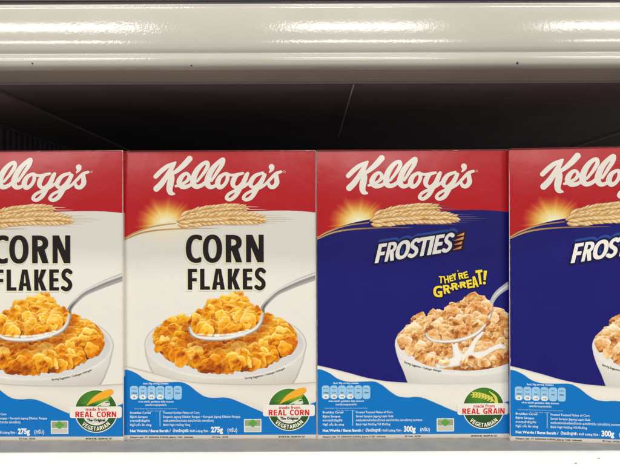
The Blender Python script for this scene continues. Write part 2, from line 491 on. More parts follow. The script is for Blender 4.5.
# the script brand lettering, traced as pen strokes (u, v, pen radius)
SCRIPT = [
    [(155.9,175.8,2.3),(161.8,170.0,2.4),(168.0,165.3,2.1),(175.4,161.4,.8)],
    [(175.8,161.6,.8),(173.2,165.5,1.9),(169.9,171.0,2.5),(166.1,176.9,2.6),(161.6,183.2,3.0),(156.8,188.0,3.1)],
    [(189.6,158.0,3.0),(183.9,164.3,2.8),(177.4,170.0,2.2),(171.6,173.8,1.6)],
    [(170.8,173.2,2.2),(171.9,177.0,3.0),(170.6,183.3,3.4),(169.9,188.6,3.0),(171.2,192.2,2.4),(174.6,193.3,1.0)],
    [(176.2,185.5,1.2),(179.5,184.6,1.6),(184.0,182.6,1.5),(187.6,180.1,1.7),(189.4,176.2,1.8),(187.2,172.9,1.6),(183.8,174.2,2.0),(180.8,178.0,2.6),(179.6,182.2,2.7),(182.7,186.0,2.5),(188.0,185.8,2.0),(192.2,183.2,1.6)],
    [(197.6,180.6,1.4),(201.2,176.2,1.5),(204.6,171.6,1.8),(208.0,165.4,2.0),(207.0,161.6,1.8),(201.9,164.2,2.2),(197.0,170.2,2.8),(194.0,177.2,3.0),(193.8,183.2,3.0),(197.1,186.2,2.3),(202.5,184.5,2.0),(206.4,181.0,1.6)],
    [(211.8,180.2,1.4),(214.4,176.4,1.5),(217.6,171.4,1.8),(222.4,163.8,2.1),(223.2,158.8,2.0),(218.0,162.4,2.2),(212.2,169.2,2.8),(208.7,176.5,3.0),(207.6,182.8,3.0),(210.6,186.6,2.2),(215.4,185.4,1.7),(218.0,182.5,1.5)],
    [(225.2,173.2,1.5),(220.6,176.4,2.2),(218.0,182.0,2.7),(219.4,186.4,2.4),(222.6,186.2,1.9),(226.0,182.6,1.8),(227.9,177.8,1.9),(227.0,173.6,1.7),(224.6,173.4,1.4)],
    [(226.6,173.0,1.5),(230.6,174.6,1.4),(235.2,174.4,1.3),(238.6,173.6,1.4)],
    [(243.2,172.9,1.3),(237.6,174.6,1.8),(234.0,179.4,2.6),(233.2,184.4,2.2),(236.8,187.2,1.6),(241.5,184.0,1.6),(244.6,179.0,1.8),(246.8,174.6,2.0)],
    [(247.9,173.2,1.7),(244.7,180.5,2.3),(240.4,188.0,2.3),(236.0,195.2,2.2),(230.6,199.2,1.8),(227.0,197.6,1.8),(229.2,193.6,1.6),(235.6,190.2,1.5),(243.6,186.6,1.5),(249.2,182.6,1.4)],
    [(263.0,172.5,1.4),(255.6,175.4,2.0),(251.6,180.6,2.5),(250.8,184.8,2.1),(254.0,187.0,1.6),(258.8,183.6,1.6),(262.4,178.8,1.8),(264.6,174.8,1.9)],
    [(265.2,174.6,1.7),(261.6,181.5,2.3),(257.0,188.8,2.3),(252.2,196.4,2.2),(247.0,199.4,1.8),(243.8,197.6,1.7),(246.4,193.6,1.5),(253.0,190.2,1.5),(260.8,187.2,1.5),(265.8,183.8,1.5),(270.8,178.6,1.6),(276.0,173.4,1.6),(281.2,171.5,1.4)],
    [(276.6,173.6,1.7),(276.8,178.2,2.3),(277.0,182.6,2.5),(273.9,186.6,2.1),(270.2,186.2,1.9),(268.9,183.4,1.5)],
    [(271.8,166.6,2.9),(272.2,168.8,1.9),(269.8,171.9,.8)],
]
SCRIPT = [[(a - 124, b - 150, r) for a, b, r in s] for s in SCRIPT]


def script_f(U, V):
    d = np.full(U.shape, 1e3)
    for s in SCRIPT: d = np.minimum(d, stroke(U, V, s, 6))
    return d


def curve_y(pts):
    q = smooth(pts, 10)
    return lambda U: np.interp(U, q[:, 0], q[:, 1])


BAND = curve_y([(-1, 88), (10, 82), (26, 75.5), (46, 70.5), (70, 67), (95, 63.5), (125, 61), (160, 60.3), (180, 61.2), (193, 62.6)])
WAVE = curve_y([(-1, 218.5), (5, 219.4), (13, 223), (21, 228.4), (31, 231.2), (45, 231.2), (57, 231.2), (65, 234.6), (73, 241), (81, 245.8), (90, 247), (99, 246.6), (107, 248), (119, 253), (131, 258.4), (142, 262.5), (156, 264), (170, 261), (180, 256), (189, 252.4), (193, 250.6)])
MILK = curve_y([(-1, 214.6), (14, 218), (32, 222.6), (50, 227.5), (70, 231), (94, 232.6), (125, 233.4), (160, 233.2), (193, 231.6)])


def edge_clip(U, V):                                # the print stops at the folded carton edges
    return rect(U, V, 0.35, 0.35, W - 0.35, H - 0.35)


# ------------------------------------------------------------------ the carton
def carton_body(name, parent, side, depth=62.0):
    """Folded carton: bowed front, straight sides and back, small rounded folds, coloured like its print."""
    bm = bmesh.new()
    lay = bm.verts.layers.float_color.new('ink')
    nu, nv = 32, 40
    us = np.concatenate([[0.0, 0.35], np.linspace(0.35, W - 0.35, nu + 1)[1:-1], [W - 0.35, W]])
    vs = np.concatenate([[0.0, 0.35], np.linspace(0.35, H - 0.35, nv + 1)[1:-1], [H - 0.35, H]])
    white = (*lin(WHITE), 1)
    grid = []
    for v in vs:
        row = []
        for u in us:
            p = to_local(np.array(u), np.array(v), 0)
            eu, ev = min(u, W - u), min(v, H - v)
            if min(eu, ev) == 0: p = p + np.array([0, 0.0003, 0])
            x = bm.verts.new(p); x[lay] = white if min(eu, ev) > 0 else (*lin((206, 190, 178)), 1)
            row.append(x)
        grid.append(row)
    for j in range(len(vs) - 1):
        for i in range(len(us) - 1):
            bm.faces.new((grid[j][i], grid[j+1][i], grid[j+1][i+1], grid[j][i+1]))
    # the four other panels, in horizontal colour bands like the front
    cuts = [0, 0.4, 62, 62.01, 225, 225.01, H - 4.6, H - 4.59, H]
    cols = [side[0], side[0], side[0], side[1], side[1], side[2], side[2], WHITE, WHITE]
    for sx in (-1, 1):
        prev = None
        for v, c in zip(cuts, cols):
            x = sx * W / 2 * MM; z = (H - v) * MM
            a = bm.verts.new((x, 0.0003, z)); b = bm.verts.new((x, depth*MM, z))
            a[lay] = b[lay] = (*lin(c), 1)
            if prev:
                bm.faces.new((prev[0], a, b, prev[1]) if sx > 0 else (prev[0], prev[1], b, a))
            prev = (a, b)
    for z, c, up in ((H*MM, side[0], True), (0.0, WHITE, False)):
        vv = [bm.verts.new((sx*W/2*MM, y, z)) for sx, y in ((-1, 0.0003), (1, 0.0003), (1, depth*MM), (-1, depth*MM))]
        for x in vv: x[lay] = (*lin(c), 1)
        bm.faces.new(vv if up else vv[::-1])
    vv = [bm.verts.new((sx*W/2*MM, depth*MM, z)) for sx, z in ((1, 0), (-1, 0), (-1, H*MM), (1, H*MM))]
    for x in vv: x[lay] = (*lin(side[1]), 1)
    bm.faces.new(vv)
    me = bpy.data.meshes.new(name); bm.to_mesh(me); bm.free()
    me.materials.append(PRINT)
    me.polygons.foreach_set('use_smooth', np.ones(len(me.polygons), bool))
    o = link(name, me, None, parent)
    o.modifiers.new('split', 'EDGE_SPLIT').split_angle = R(60)
    # the glued closing flap lying on the top panel
    bm = bmesh.new()
    bmesh.ops.create_cube(bm, size=1)
    for x in bm.verts:
        x.co = (x.co.x * (W - 3) * MM, (x.co.y + 0.5) * depth*0.62*MM + 0.002, H*MM + 0.00022 + x.co.z * 0.0004)
    lay = bm.verts.layers.float_color.new('ink')
    for x in bm.verts: x[lay] = (*lin(side[0]), 1)
    me = bpy.data.meshes.new('top_flap'); bm.to_mesh(me); bm.free(); me.materials.append(PRINT)
    link('top_flap', me, None, o)
    return o


# ------------------------------------------------------------------ printed parts common to both kinds
def sun_and_band(root, low):
    """Red band along its curved lower edge with the rising sun printed on it. low: colour below the band."""
    g = np.random.default_rng(3)
    rays = [(g.uniform(0, 2*math.pi), g.uniform(.02, .07), g.uniform(.05, .34)) for _ in range(64)]
    red = shape('red_band', lambda U, V: mx(edge_clip(U, V), V - BAND(U)), (0, 0, W, 90), 1.0, 1, RED, root)
    cx, cy = 42.0, 73.0
    def ray(u, v):
        x, y = (u - cx) / 33.0, (v - cy) / 29.0
        th = np.arctan2(y, x); r = np.hypot(x, y)
        k = np.zeros(r.shape)
        for a, w, s in rays:
            k = k + s * np.exp(-(((th - a + math.pi) % (2*math.pi) - math.pi) / w) ** 2)
        return r / (1 + 0.30 * np.clip(k, 0, 1.2)), r
    def ink(u, v):
        q, r = ray(u, v)
        tab = np.array([(252, 247, 226), (250, 238, 192), (246, 216, 132), (230, 160, 72), (206, 86, 46), RED, RED], float)
        t = np.clip(q / 1.05, 0, 0.999)
        return ramp(tab, t)
    sun = shape('sunburst', lambda U, V: mx(mx(mx(edge_clip(U, V), V - BAND(U) - 0.15), ray(U, V)[1] - 1.5), 0.6 - U), (0.4, 26, 96, 90), 0.6, 2, ink, red)
    return red


def wheat_part(root, low, stem):
    g = np.random.default_rng(11)
    cv = Canvas(48, 46, 152, 84, 5, bg=low)
    wheat(cv, [(60, 66.5), (80, 61.0), (100, 58.6), (122, 57.8)], 8.0, 2.6, g)
    wheat(cv, [(53, 72.6), (72, 70), (96, 68.2), (120, 67.8), (140, 68.4)], 9.4, 3.3, g)
    w = shape('wheat_ears', cv.cov(), (49, 47, 151, 83), 0.36, 5, cv.ink(), root)
    def stems(U, V):
        d = stroke(U, V, [(0.6, 87.6, .55), (12, 81.5, .75), (30, 75.6, .65), (52, 72.6, .55)])
        d = mn(d, stroke(U, V, [(0.6, 89, .4), (16, 82.6, .8), (34, 79.4, .75), (60, 78, .55), (96, 77.6, .15)]))
        return mx(d, edge_clip(U, V))
    shape('stalks', stems, (0, 66, 104, 91), 0.35, 4, stem, w)
    def streaks(U, V):
        d = np.full(U.shape, 9.0)
        for k, (a, b, y) in enumerate([(122, 158, 64.6), (128, 172, 66.9), (132, 178, 68.6), (126, 166, 70.6), (112, 160, 72.8), (118, 146, 59.0), (116, 140, 56.4), (100, 150, 74.6)]):
            d = mn(d, stroke(U, V, [(a, y, .34), ((a+b)/2, y + .1, .26), (b, y + .3, .04)], 3))
        return d
    mid = np.array(low, float) * 0.62 + np.array((226, 190, 140.)) * 0.38
    shape('motion_streaks', streaks, (95, 52, 182, 78), 0.3, 4, tuple(mid), w)
    return w


def brand(root):
    b = shape('brand_lettering', script_f, (26, 2, 164, 56), 0.42, 6, (236, 230, 218), root)
    def reg(U, V):
        ring = np.abs(oval(U, V, 160.6, 21.4, 1.15, 1.15)) - 0.22
        r = glyph('R', U, V, 160.15, 20.8, 161.1, 22.1, 0.28, 0.24)
        return mn(ring, r)
    shape('registered_mark', reg, (158, 19, 163, 24), 0.12, 6, (226, 150, 146), b)
    return b


def lower_panel(root, corn):
    sky = shape('blue_panel', lambda U, V: mx(mx(edge_clip(U, V), WAVE(U) - V), V - 284.2), (0, 214, W, 286), 0.9, 4, SKY, root)
    # nutrition pills
    pu = [9.2 + 8.72*i for i in range(6)] if corn else [8.4 + 8.1*i for i in range(6)]
    pw = 8.2 if corn else 7.7
    top, bot = 235.0, 248.6
    def pills(U, V):
        d = np.full(U.shape, 9.0)
        for p in pu: d = mn(d, rect(U, V, p - 3.6, top, p - 3.6 + pw, bot, 2.6))
        return d
    ch = shape('nutrition_chart', pills, (2, 233, 60, 251), 0.3, 5, (150, 196, 226), root)
    def caps(U, V):
        d = np.full(U.shape, 9.0)
        for p in pu[:4]: d = mn(d, mx(oval(U, V, p - 3.6 + pw/2, 246.2, pw/2 - .9, 2.3), V - 248.3))
        return d
    shape('pill_caps', caps, (2, 240, 60, 250), 0.25, 6, (232, 232, 226), ch)
    names = ['Calories', 'Sugars', 'Fat', 'Saturates', 'Fibre', 'Sodium'] 
    vals = ['114kcal', '2.4g', '0.3g', '0.1g', '1.2g', '212mg'] if corn else ['113kcal', '11.1g', '0.2g', '0.1g', '0.6g', '120mg']
    pct = ['6%', '3%', '<1%', '<1%'] if corn else ['6%', '12%', '<1%', '<1%']
    T = []
    for p, n_, v_ in zip(pu, names, vals):
        c = p - 3.6 + pw/2
        T += [(n_, c, 238.6, 1.75, 'CENTER', .85, .0, (70, 100, 140)), (v_, c, 242.8, 2.1, 'CENTER', .85, .03, (50, 80, 125))]
    for p, k in zip(pu, pct): T.append((k, p - 3.6 + pw/2, 247.0, 2.2, 'CENTER', .9, .03, (60, 70, 90)))
    text('chart_lettering', T, 7, ch)
    mid = (pu[0] + pu[-1] + pw) / 2 - 3.6
    Wt = (222, 232, 236)
    T = [('Each 30g serving contains', mid, 233.4, 2.5, 'CENTER', .98, .02, Wt),
         ("of an adult's guideline daily amount", mid, 251.4, 2.5, 'CENTER', 1.0, .02, Wt),
         ('ของปริมาณสูงสุดต่อวัน', mid, 254.8, 2.3, 'CENTER', 1.0, .02, Wt),
         ('Setiap hidangan 30g mengandungi panduan amaun harian dewasa', mid, 258.2, 1.65, 'CENTER', 1.0, .0, (170, 205, 228)),
         ('kcal · gula · lemak · natrium', mid, 260.4, 1.65, 'CENTER', 1.0, .0, (170, 205, 228))]
    c0 = 5.4
    Lc = ['Breakfast Cereal', 'Bijirin Sarapan', 'อาหารเช้าธัญพืช', 'Ngũ cốc ăn sáng']
    Rc = (['Toasted Golden Flakes of Corn', 'Emparan Jagung Dibakar Rangup • Keropok Jagung Dibakar Rangup', 'คอร์นเฟลกส์อบกรอบ ผสมวิตามิน และแร่ธาตุ', 'Bánh Ngô Nướng Vàng'] if corn else
          ['Frosted Toasted Flakes of Corn', 'Sereal Sarapan Jagung Lapis Gula', 'คอร์นเฟลกส์เคลือบน้ำตาล ผสมวิตามิน และแร่ธาตุ อบกรอบ', 'Bánh Ngô Nướng Với Đường'])
    for k in range(4):
        T.append((Lc[k], c0, 262.8 + 4.05*k, 3.1, 'LEFT', 1.0, .015, Wt))
        T.append((Rc[k], 38.6, 262.8 + 4.05*k, 3.1, 'LEFT', .92, .012, Wt))
    T.append(('Net Weight / Berat Bersih /', c0, 281.2, 3.6, 'LEFT', 1.0, .035, (232, 238, 240)))
    T.append(('น้ำหนักสุทธิ', 48.2, 281.2, 3.9, 'LEFT', .85, .03, (232, 238, 240)))
    T.append(('/ Khối Lượng Tịnh :', 63.8, 281.2, 2.9, 'LEFT', .9, .02, (232, 238, 240)))
    text('description_text', T, 5, sky)
    shape('divider_line', lambda U, V: rect(U, V, 35.2, 259.8, 35.75, 275.4), (34.6, 259, 36.4, 276), 0.2, 5, (190, 220, 236), sky)
    nw = '275g' if corn else '300g'
    text('net_weight', [(nw, 86.4, 281.4, 7.4, 'LEFT', .82, .045, (236, 238, 236)), ('(กรัม)', 102.6, 281.2, 5.4, 'LEFT', .80, .012, (226, 234, 238))], 5, sky, res=4)
    # small framed certification mark
    fr = shape('approval_mark', lambda U, V: rect(U, V, 119.4, 268.4, 136.8, 281.6), (119, 268, 137.2, 282), 0.4, 5, (222, 226, 216), root)
    shape('mark_panel', lambda U, V: rect(U, V, 120.4, 269.4, 135.8, 275.6), (120, 269, 136.2, 276), 0.3, 6, (146, 160, 128), fr)
    shape('mark_strip', lambda U, V: rect(U, V, 120.4, 276.5, 135.8, 280.7), (120, 276, 136.2, 281), 0.3, 6, (196, 194, 184), fr)
    shape('mark_leaf', lambda U, V: mn(poly(U, V, [(128.1, 269.2), (133.0, 272.6), (128.1, 276.0), (123.2, 272.6)]), rect(U, V, 126.6, 269.0, 129.6, 276.2)), (122, 268.6, 134, 276.6), 0.25, 7, (92, 158, 62), fr)
    # importer line on the white strip
    text('importer_text', [('Diimport oleh : PT. KINDANA KURNIA, Jakarta 11620 - Indonesia', 5.4, 287.1, 2.3, 'LEFT', 1.0, .022, (52, 48, 46))], 3, root)
    text('code_text', [('EX Code : 10/C58', 87.6, 287.1, 2.2, 'LEFT', .95, .022, (52, 48, 46))], 3, root)
    text('registration_text', [('BPOM RI ML : 862409 001 237', 154.0, 287.1, 2.1, 'LEFT', .98, .03, (40, 38, 38))], 3, root)
    return sky


def badge(root, corn):
    cx, cy, r = (164.6, 258.8, 21.6) if corn else (166.4, 258.2, 21.2)
    bd = shape('grain_badge', lambda U, V: oval(U, V, cx, cy, r, r), (cx-23, cy-23, cx+23, cy+23), 0.5, 6, PALE, root)
    def greens(U, V):
        d = oval(U, V, cx, cy, r - 0.9, r - 0.9)
        if corn: d = mx(d, -mx(oval(U, V, cx, cy, 14.2, 14.2), cy + 2 - V))
        return d
    def gcol(u, v):
        t = np.clip((v - cy + r) / (2*r), 0, 1)[..., None]
        k = np.clip(1 - np.hypot(u - cx + 4, v - cy + 8) / 16, 0, 1)[..., None]
        return np.array((58, 112, 40.))*(1-t) + np.array((34, 70, 36.))*t + k*np.array((34, 40, 4.))
    shape('green_field', greens, (cx-22, cy-22, cx+22, cy+22), 0.4, 7, gcol, bd)
    g = np.random.default_rng(5)
    if corn:
        def cob(U, V): return stroke(U, V, [(cx - 8, cy - 6, 1.2), (cx + 0, cy - 11.5, 3.6), (cx + 9, cy - 16.4, 3.9), (cx + 14.6, cy - 19, 2.7)])
        def cobc(u, v):
            a = 0.55; x = u*math.cos(a) - v*math.sin(a); y = u*math.sin(a) + v*math.cos(a)
            k = 0.5 + 0.5*np.cos(x*2.6)*np.cos(y*2.6)
            return np.array((226, 150, 34.)) + k[..., None]*np.array((22, 36, 26.))
        shape('corn_cob', cob, (cx-12, cy-24, cx+20, cy-3), 0.3, 8, cobc, bd)
        def leaf(U, V): return mn(stroke(U, V, [(cx - 9, cy - 4.5, .8), (cx + 0, cy - 7.4, 2.2), (cx + 9, cy - 10.4, 2.0), (cx + 14, cy - 14, .5)]),
                                  stroke(U, V, [(cx - 17, cy - 5, .5), (cx - 13, cy - 7.2, 1.0), (cx - 9, cy - 9.0, .4)]))
        shape('corn_leaf', leaf, (cx-19, cy-18, cx+18, cy), 0.3, 9, lambda u, v: np.array((38, 92, 40.)) + np.clip((cy - 6.2 - v), 0, 3)[..., None]*np.array((26, 22, 0.)), bd)
        def hi(U, V): return mn(stroke(U, V, [(cx + 0, cy - 5.0, .2), (cx + 6, cy - 7.4, .9), (cx + 12, cy - 10.0, .3), (cx + 14.0, cy - 6, .2)]), stroke(U, V, [(cx + 6, cy - 6.2, 1.2), (cx + 12, cy - 6.6, 1.6)]))
        shape('leaf_gleam', hi, (cx-3, cy-13, cx+17, cy-3), 0.3, 10, (214, 216, 192), bd)
    else:
        def ear(U, V):
            d = stroke(U, V, [(cx - 13, cy - 13.2, .35), (cx - 2, cy - 12.6, .4), (cx + 8, cy - 9, .5), (cx + 12, cy - 5, .6)])
            for k in range(7):
                t = k / 6; x = cx - 11 + 18*t; y = cy - 13.2 + 4.6*t*t
                for s in (-1, 1):
                    d = mn(d, stroke(U, V, [(x, y, .3), (x + 1.4, y + s*1.5, .95), (x - .6, y + s*2.6, .3)], 4))
            d = mn(d, stroke(U, V, [(cx + 13.4, cy - 5, 1.4), (cx + 11.6, cy - 11, 1.3), (cx + 6, cy - 16.4, .4)]))
            return mx(d, V - (cy - 3))
        shape('wheat_emblem', ear, (cx-18, cy-20, cx+18, cy-2), 0.26, 8, (214, 206, 84), bd)
    x0, x1 = (138.4, 190.2) if corn else (140.0, 191.0)
    shape('badge_banner', lambda U, V: rect(U, V, x0, cy - 4.6, x1, cy + 6.8, 2.2), (x0-1, cy-6, x1+1, cy+8), 0.4, 11, (232, 227, 216), bd)
    text('banner_script', [('made from', cx + .5, cy - .5, 4.5, 'CENTER', 1.08, .025, (196, 60, 52))], 12, bd, res=3)
    word = 'REAL CORN' if corn else 'REAL GRAIN'
    wd = {'R': 4.5, 'E': 3.8, 'A': 4.9, 'L': 3.6, ' ': 2.0, 'C': 4.2, 'O': 5.0, 'N': 4.8, 'G': 4.7, 'I': 1.3}
    tot = sum(wd[c] for c in word) + .72*(len(word) - 1)
    sc = 40.6 / tot if corn else 42.6 / tot
    def wordf(U, V):
        d = np.full(U.shape, 9.0); x = (cx - .2) - tot*sc/2
        for c in word:
            if c != ' ': d = mn(d, glyph(c, U, V, x, cy + .3, x + wd[c]*sc, cy + 6.0, 1.35, 1.1))
            x += (wd[c] + .72)*sc
        return d
    shape('banner_lettering', wordf, (x0+1, cy-.6, x1-1, cy+6.6), 0.2, 12, (208, 34, 34), bd)
    if corn:
        text('original_text', [('The Original', cx, cy + 10.0, 3.5, 'CENTER', 1.02, .045, (48, 44, 36))], 12, bd)
        shape('badge_rule', lambda U, V: rect(U, V, cx - 7, cy + 11.6, cx + 7, cy + 11.9), (cx-8, cy+11.2, cx+8, cy+12.4), 0.12, 12, (120, 120, 104), bd)
    # VEGETARIAN bent along the lower rim
    wv = {'V': 3.1, 'E': 2.5, 'G': 3.1, 'T': 2.6, 'A': 3.3, 'R': 2.9, 'I': 1.0, 'N': 3.1}
    word2 = 'VEGETARIAN'; tot2 = sum(wv[c] for c in word2) + .55*9
    rad = r - 2.2
    def veg(U, V):
        th = np.arctan2(U - cx, V - cy); rr = np.hypot(U - cx, V - cy)
        S, T_ = th * rad, rr - rad
        d = np.full(U.shape, 9.0); x = -tot2/2
        for c in word2:
            d = mn(d, glyph(c, S, T_, x, -4.0, x + wv[c], 0.0, .82, .72)); x += wv[c] + .55
        return d
    shape('rim_lettering', veg, (cx-20, cy+5, cx+20, cy+21), 0.2, 13, (240, 238, 222), bd)
    return bd


# ------------------------------------------------------------------ corn flakes kind
def corn_box(root):
    body = carton_body('carton', root, (RED, WHITE, SKY))
    sun_and_band(root, WHITE)
    brand(root)
    # below the band the sun's glow fades into the white board
    cx, cy = 42.0, 73.0
    def glow(u, v):
        q = np.clip(np.hypot((u - cx)/38, (v - cy)/26), 0, 1)[..., None]
        return np.array((247, 232, 192.))*(1-q)**1.2 + np.array(WHITE, float)*(1 - (1-q)**1.2)
    shape('sun_glow', lambda U, V: mx(mx(edge_clip(U, V), BAND(U) - .1 - V), np.hypot((U - cx)/38, (V - cy)/26) - 1), (0.4, 62, 82, 100), 1.0, 1, glow, root)
    wheat_part(root, WHITE, lambda u, v: np.array((196, 146, 76.)) + np.clip((u - 20)/60, 0, 1)[..., None]*np.array((16, 26, 50.)))
    # product title
    L1 = [('C', 62.1, 78.0), ('O', 79.1, 98.3), ('R', 101.9, 118.2), ('N', 122.2, 139.8)]
    L2 = [('F', 64.0, 73.2), ('L', 76.3, 86.0), ('A', 88.0, 101.0), ('K', 103.8, 116.2), ('E', 118.8, 128.3), ('S', 130.6, 141.9)]
    def title(U, V):
        d = np.full(U.shape, 9.0)
        for c, a, b in L1:
            o = .3 if c in 'CO' else 0
            d = mn(d, glyph(c, U, V, a, 84.3 - o, b, 111.9 + o, 5.5, 4.5))
        for c, a, b in L2: d = mn(d, glyph(c, U, V, a, 118.0 - (.3 if c == 'S' else 0), b, 139.0 + (.3 if c == 'S' else 0), 4.3, 3.4))
        return d
    tl = shape('product_title', title, (60, 82, 144, 141), 0.36, 6, INKBLACK, root)
    shape('title_glow', lambda U, V: title(U + .9, V - .6) - .8, (58, 82, 145, 143), 0.5, 5, (224, 220, 186), tl)
    # ---- milk swoosh
    def mcol(u, v):
        k = np.clip((v - MILK(u)) / np.maximum(WAVE(u) - MILK(u), 1), 0, 1)
        base = np.array((216, 210, 198.)) + 12*np.sin(k*3.0)[..., None]*np.array((1, 1, 1.)) - 34*(np.exp(-((v - MILK(u))/1.1)**2))[..., None]*np.array((1, 1, 1.02))
        return base
    shape('milk_swoosh', lambda U, V: mx(mx(edge_clip(U, V), MILK(U) - V), V - WAVE(U) - .3), (0, 212, W, 268), 0.7, 3, mcol, root)
    # ---- bowl picture
    cu, cvv = 101.2, 194.0
    cv = Canvas(14, 150, 192, 242, 3.5)
    U, V = cv.U, cv.V
    wall = mx(poly(U, V, [(20.3, 192), (21.2, 204), (25, 216), (30, 226), (36, 238), (166, 238), (173, 226), (178.5, 212), (181.6, 198), (181.9, 190)]), V - 236)
    rimo = oval(U, V, cu, cvv, 81.0, 35.0)
    rimi = oval(U, V, cu, cvv + .6, 77.0, 32.0)
    full = mn(wall, rimo)
    x = (U - cu) / 81
    wcol = 226 - 30*np.clip(np.abs(x) - .45, 0, 1)**1.2 - 26*np.clip((V - 214)/24, 0, 1) + 6*np.exp(-((x + .3)/.25)**2)
    wcol = np.stack([wcol, wcol - 5, wcol - 15], -1)
    cv.put((slice(None), slice(None)), full, wcol, soft=.3)
    # faint printed outline of the white bowl on the white board
    e = np.exp(-((full + .5)/.6)**2) * np.clip(.35 + .4*np.abs(x), 0, .7)
    cv.rgb -= (e*46)[..., None] * (full < .6)[..., None]
    ic = 196 + 20*np.clip((V - 165)/36, 0, 1) - 12*np.clip(x, 0, 1); ic = np.stack([ic + 2, ic, ic - 4], -1)
    cv.put((slice(None), slice(None)), rimi, ic, soft=.5, cover=False)
    cv.rgb += (np.exp(-((rimo + 1.6)/.8)**2)*14)[..., None]
    bowl = shape('bowl_picture', cv.cov(edge_clip), (15, 151, 191.5, 239), 0.6, 3.5, cv.ink(), root)
    # the milk swoosh crosses in front of the bowl foot
    shape('milk_front', lambda U, V: mx(mx(mx(edge_clip(U, V), MILK(U) - V + .15), V - WAVE(U) - .3), 16 - U), (14, 212, W, 268), 0.7, 3.8, mcol, bowl)
    g = np.random.default_rng(21)
    cf = Canvas(20, 152, 184, 226, 4, bg=(170, 96, 20))
    ins = lambda a, b: mx(oval(np.asarray(a, float), np.asarray(b, float), 100.2, 187.5, 72.6, 34.5), 164 - b)
    base = oval(cf.U, cf.V, 101, 190, 70, 29)
    cf.put((slice(None), slice(None)), mx(base, 170 - cf.V), (150, 74, 12), soft=.6)
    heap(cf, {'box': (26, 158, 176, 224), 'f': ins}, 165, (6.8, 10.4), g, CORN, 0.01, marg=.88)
    # in the food picture the spoon keeps light off the flakes right under it
    und = stroke(cf.U, cf.V, [(64, 178, 2), (72, 189, 4), (90, 192.5, 5), (108, 191.5, 5), (124, 186, 4), (138, 176, 3)])
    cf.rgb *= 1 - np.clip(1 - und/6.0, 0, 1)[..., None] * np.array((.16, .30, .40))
    pile = lambda a, b: oval(a, b, 100.2, 189.5, 73.4, 34.2)
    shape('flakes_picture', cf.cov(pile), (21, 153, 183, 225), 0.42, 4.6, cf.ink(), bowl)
    text('serving_note', [('Serving Suggestion / Cadangan Hidangan', 0, 0, 3.1, 'LEFT', .82, .015, (58, 56, 54))], 5.2, bowl,
         warp=lambda u, v: (120.5 + u*.97, v + 196.4 + 33.0*np.sqrt(np.clip(1 - ((120.5 + u*.97 - 101.2)/79.6)**2, 0, 1))))
    # ---- spoon picture with its heap
    cs = Canvas(58, 118, 192.5, 196, 4)
    U, V = cs.U, cs.V
    A = (slice(None), slice(None))
    dish = oval(U, V, 101.6, 179.6, 38.4, 10.4, 2.1)
    dish = mx(stroke(U, V, [(65.6, 176.6, 1.8), (68.4, 182.6, 2.4), (76, 186.2, 2.6), (88, 187.2, 2.8), (103, 186.6, 2.9), (119, 183.2, 2.7), (130, 178.6, 2.6), (136.2, 171.6, 2.2), (138.6, 162.0, 2.0), (138.2, 157.6, 1.8)]), -1e3 + 0*U)
    inner = poly(U, V, smooth([(65, 176), (68, 182), (78, 186.5), (92, 187.2), (110, 185.5), (124, 181), (134, 174), (138, 163), (130, 160), (100, 168), (75, 170), (65, 176)], 5))
    hand = stroke(U, V, [(137.6, 160.6, 2.2), (139.6, 155.6, 2.0), (145.6, 148.6, 2.1), (153.6, 141.6, 2.5), (166, 135.4, 3.1), (178, 130.4, 3.5), (196, 124, 3.9)])
    sd = (U*.45 + V*.9)
    cs.put(A, inner, (212, 208, 200), soft=.3)
    n = np.clip(-dish / 2.6, 0, 1)
    ctr = smooth([(65.6, 176.6), (68.4, 182.6), (76, 186.2), (88, 187.2), (103, 186.6), (119, 183.2), (130, 178.6), (136.2, 171.6), (138.6, 162.0)], 8)
    c = 150 + 92*np.clip(n*1.5, 0, 1) - 60*np.exp(-((n - .25)/.16)**2); c = np.clip(c, 90, 238)
    cs.put(A, dish, np.stack([c, c - 2, c - 6], -1), soft=.25)
    n = np.clip(-hand / 3.0, 0, 1)
    hq = smooth([(137.6, 160.6), (139.6, 155.6), (145.6, 148.6), (153.6, 141.6), (166, 135.4), (178, 130.4), (196, 124)], 8)
    hv = np.interp(U, hq[:, 0], hq[:, 1]); rel = (V - hv) / 3.4
    c = 176 - 46*np.exp(-((rel - .15)/.35)**2) + 46*np.exp(-((rel + .55)/.25)**2) - 22*np.clip(rel, 0, 1) - 44*np.exp(-((U - 139)/4.5)**2)
    cs.put(A, hand, np.stack([c + 2, c, c - 3], -1), soft=.25)
    sp = shape('spoon_picture', cs.cov(lambda a, b: mx(edge_clip(a, b), a - 191.0)), (59, 119, 191.8, 195), 0.42, 5.4, cs.ink(), root)
    ch = Canvas(58, 134, 146, 194, 4.5, bg=(170, 96, 20))
    P = smooth([(66, 174), (72, 166), (79, 158), (88, 151), (97, 149), (104, 145), (113, 142.4), (120, 148), (129.5, 156.4), (136.6, 161), (135, 170.6), (127, 177), (117, 182), (104, 184), (92, 184.5), (80, 183.5), (70, 180), (66, 174)], 5)
    pf = lambda a, b: poly(np.asarray(a, float), np.asarray(b, float), P)
    ch.put(A, pf(ch.U, ch.V) + 4.0, (160, 82, 14), soft=.6)
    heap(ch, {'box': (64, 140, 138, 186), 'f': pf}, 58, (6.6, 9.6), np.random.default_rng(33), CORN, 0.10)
    # front lip of the spoon passes before the heap
    d = stroke(ch.U, ch.V, [(66.2, 178.2, 1.0), (69.6, 183.6, 1.3), (77, 186.6, 1.5), (90, 187.4, 1.7), (104, 186.6, 1.8), (119, 183.2, 1.6), (130, 178.4, 1.4), (136, 171.4, 1.1), (138, 164, .9)])
    ch.put(A, d - .2, (206, 203, 198), soft=.4); ch.put(A, d + .8, (236, 234, 228), soft=.4)
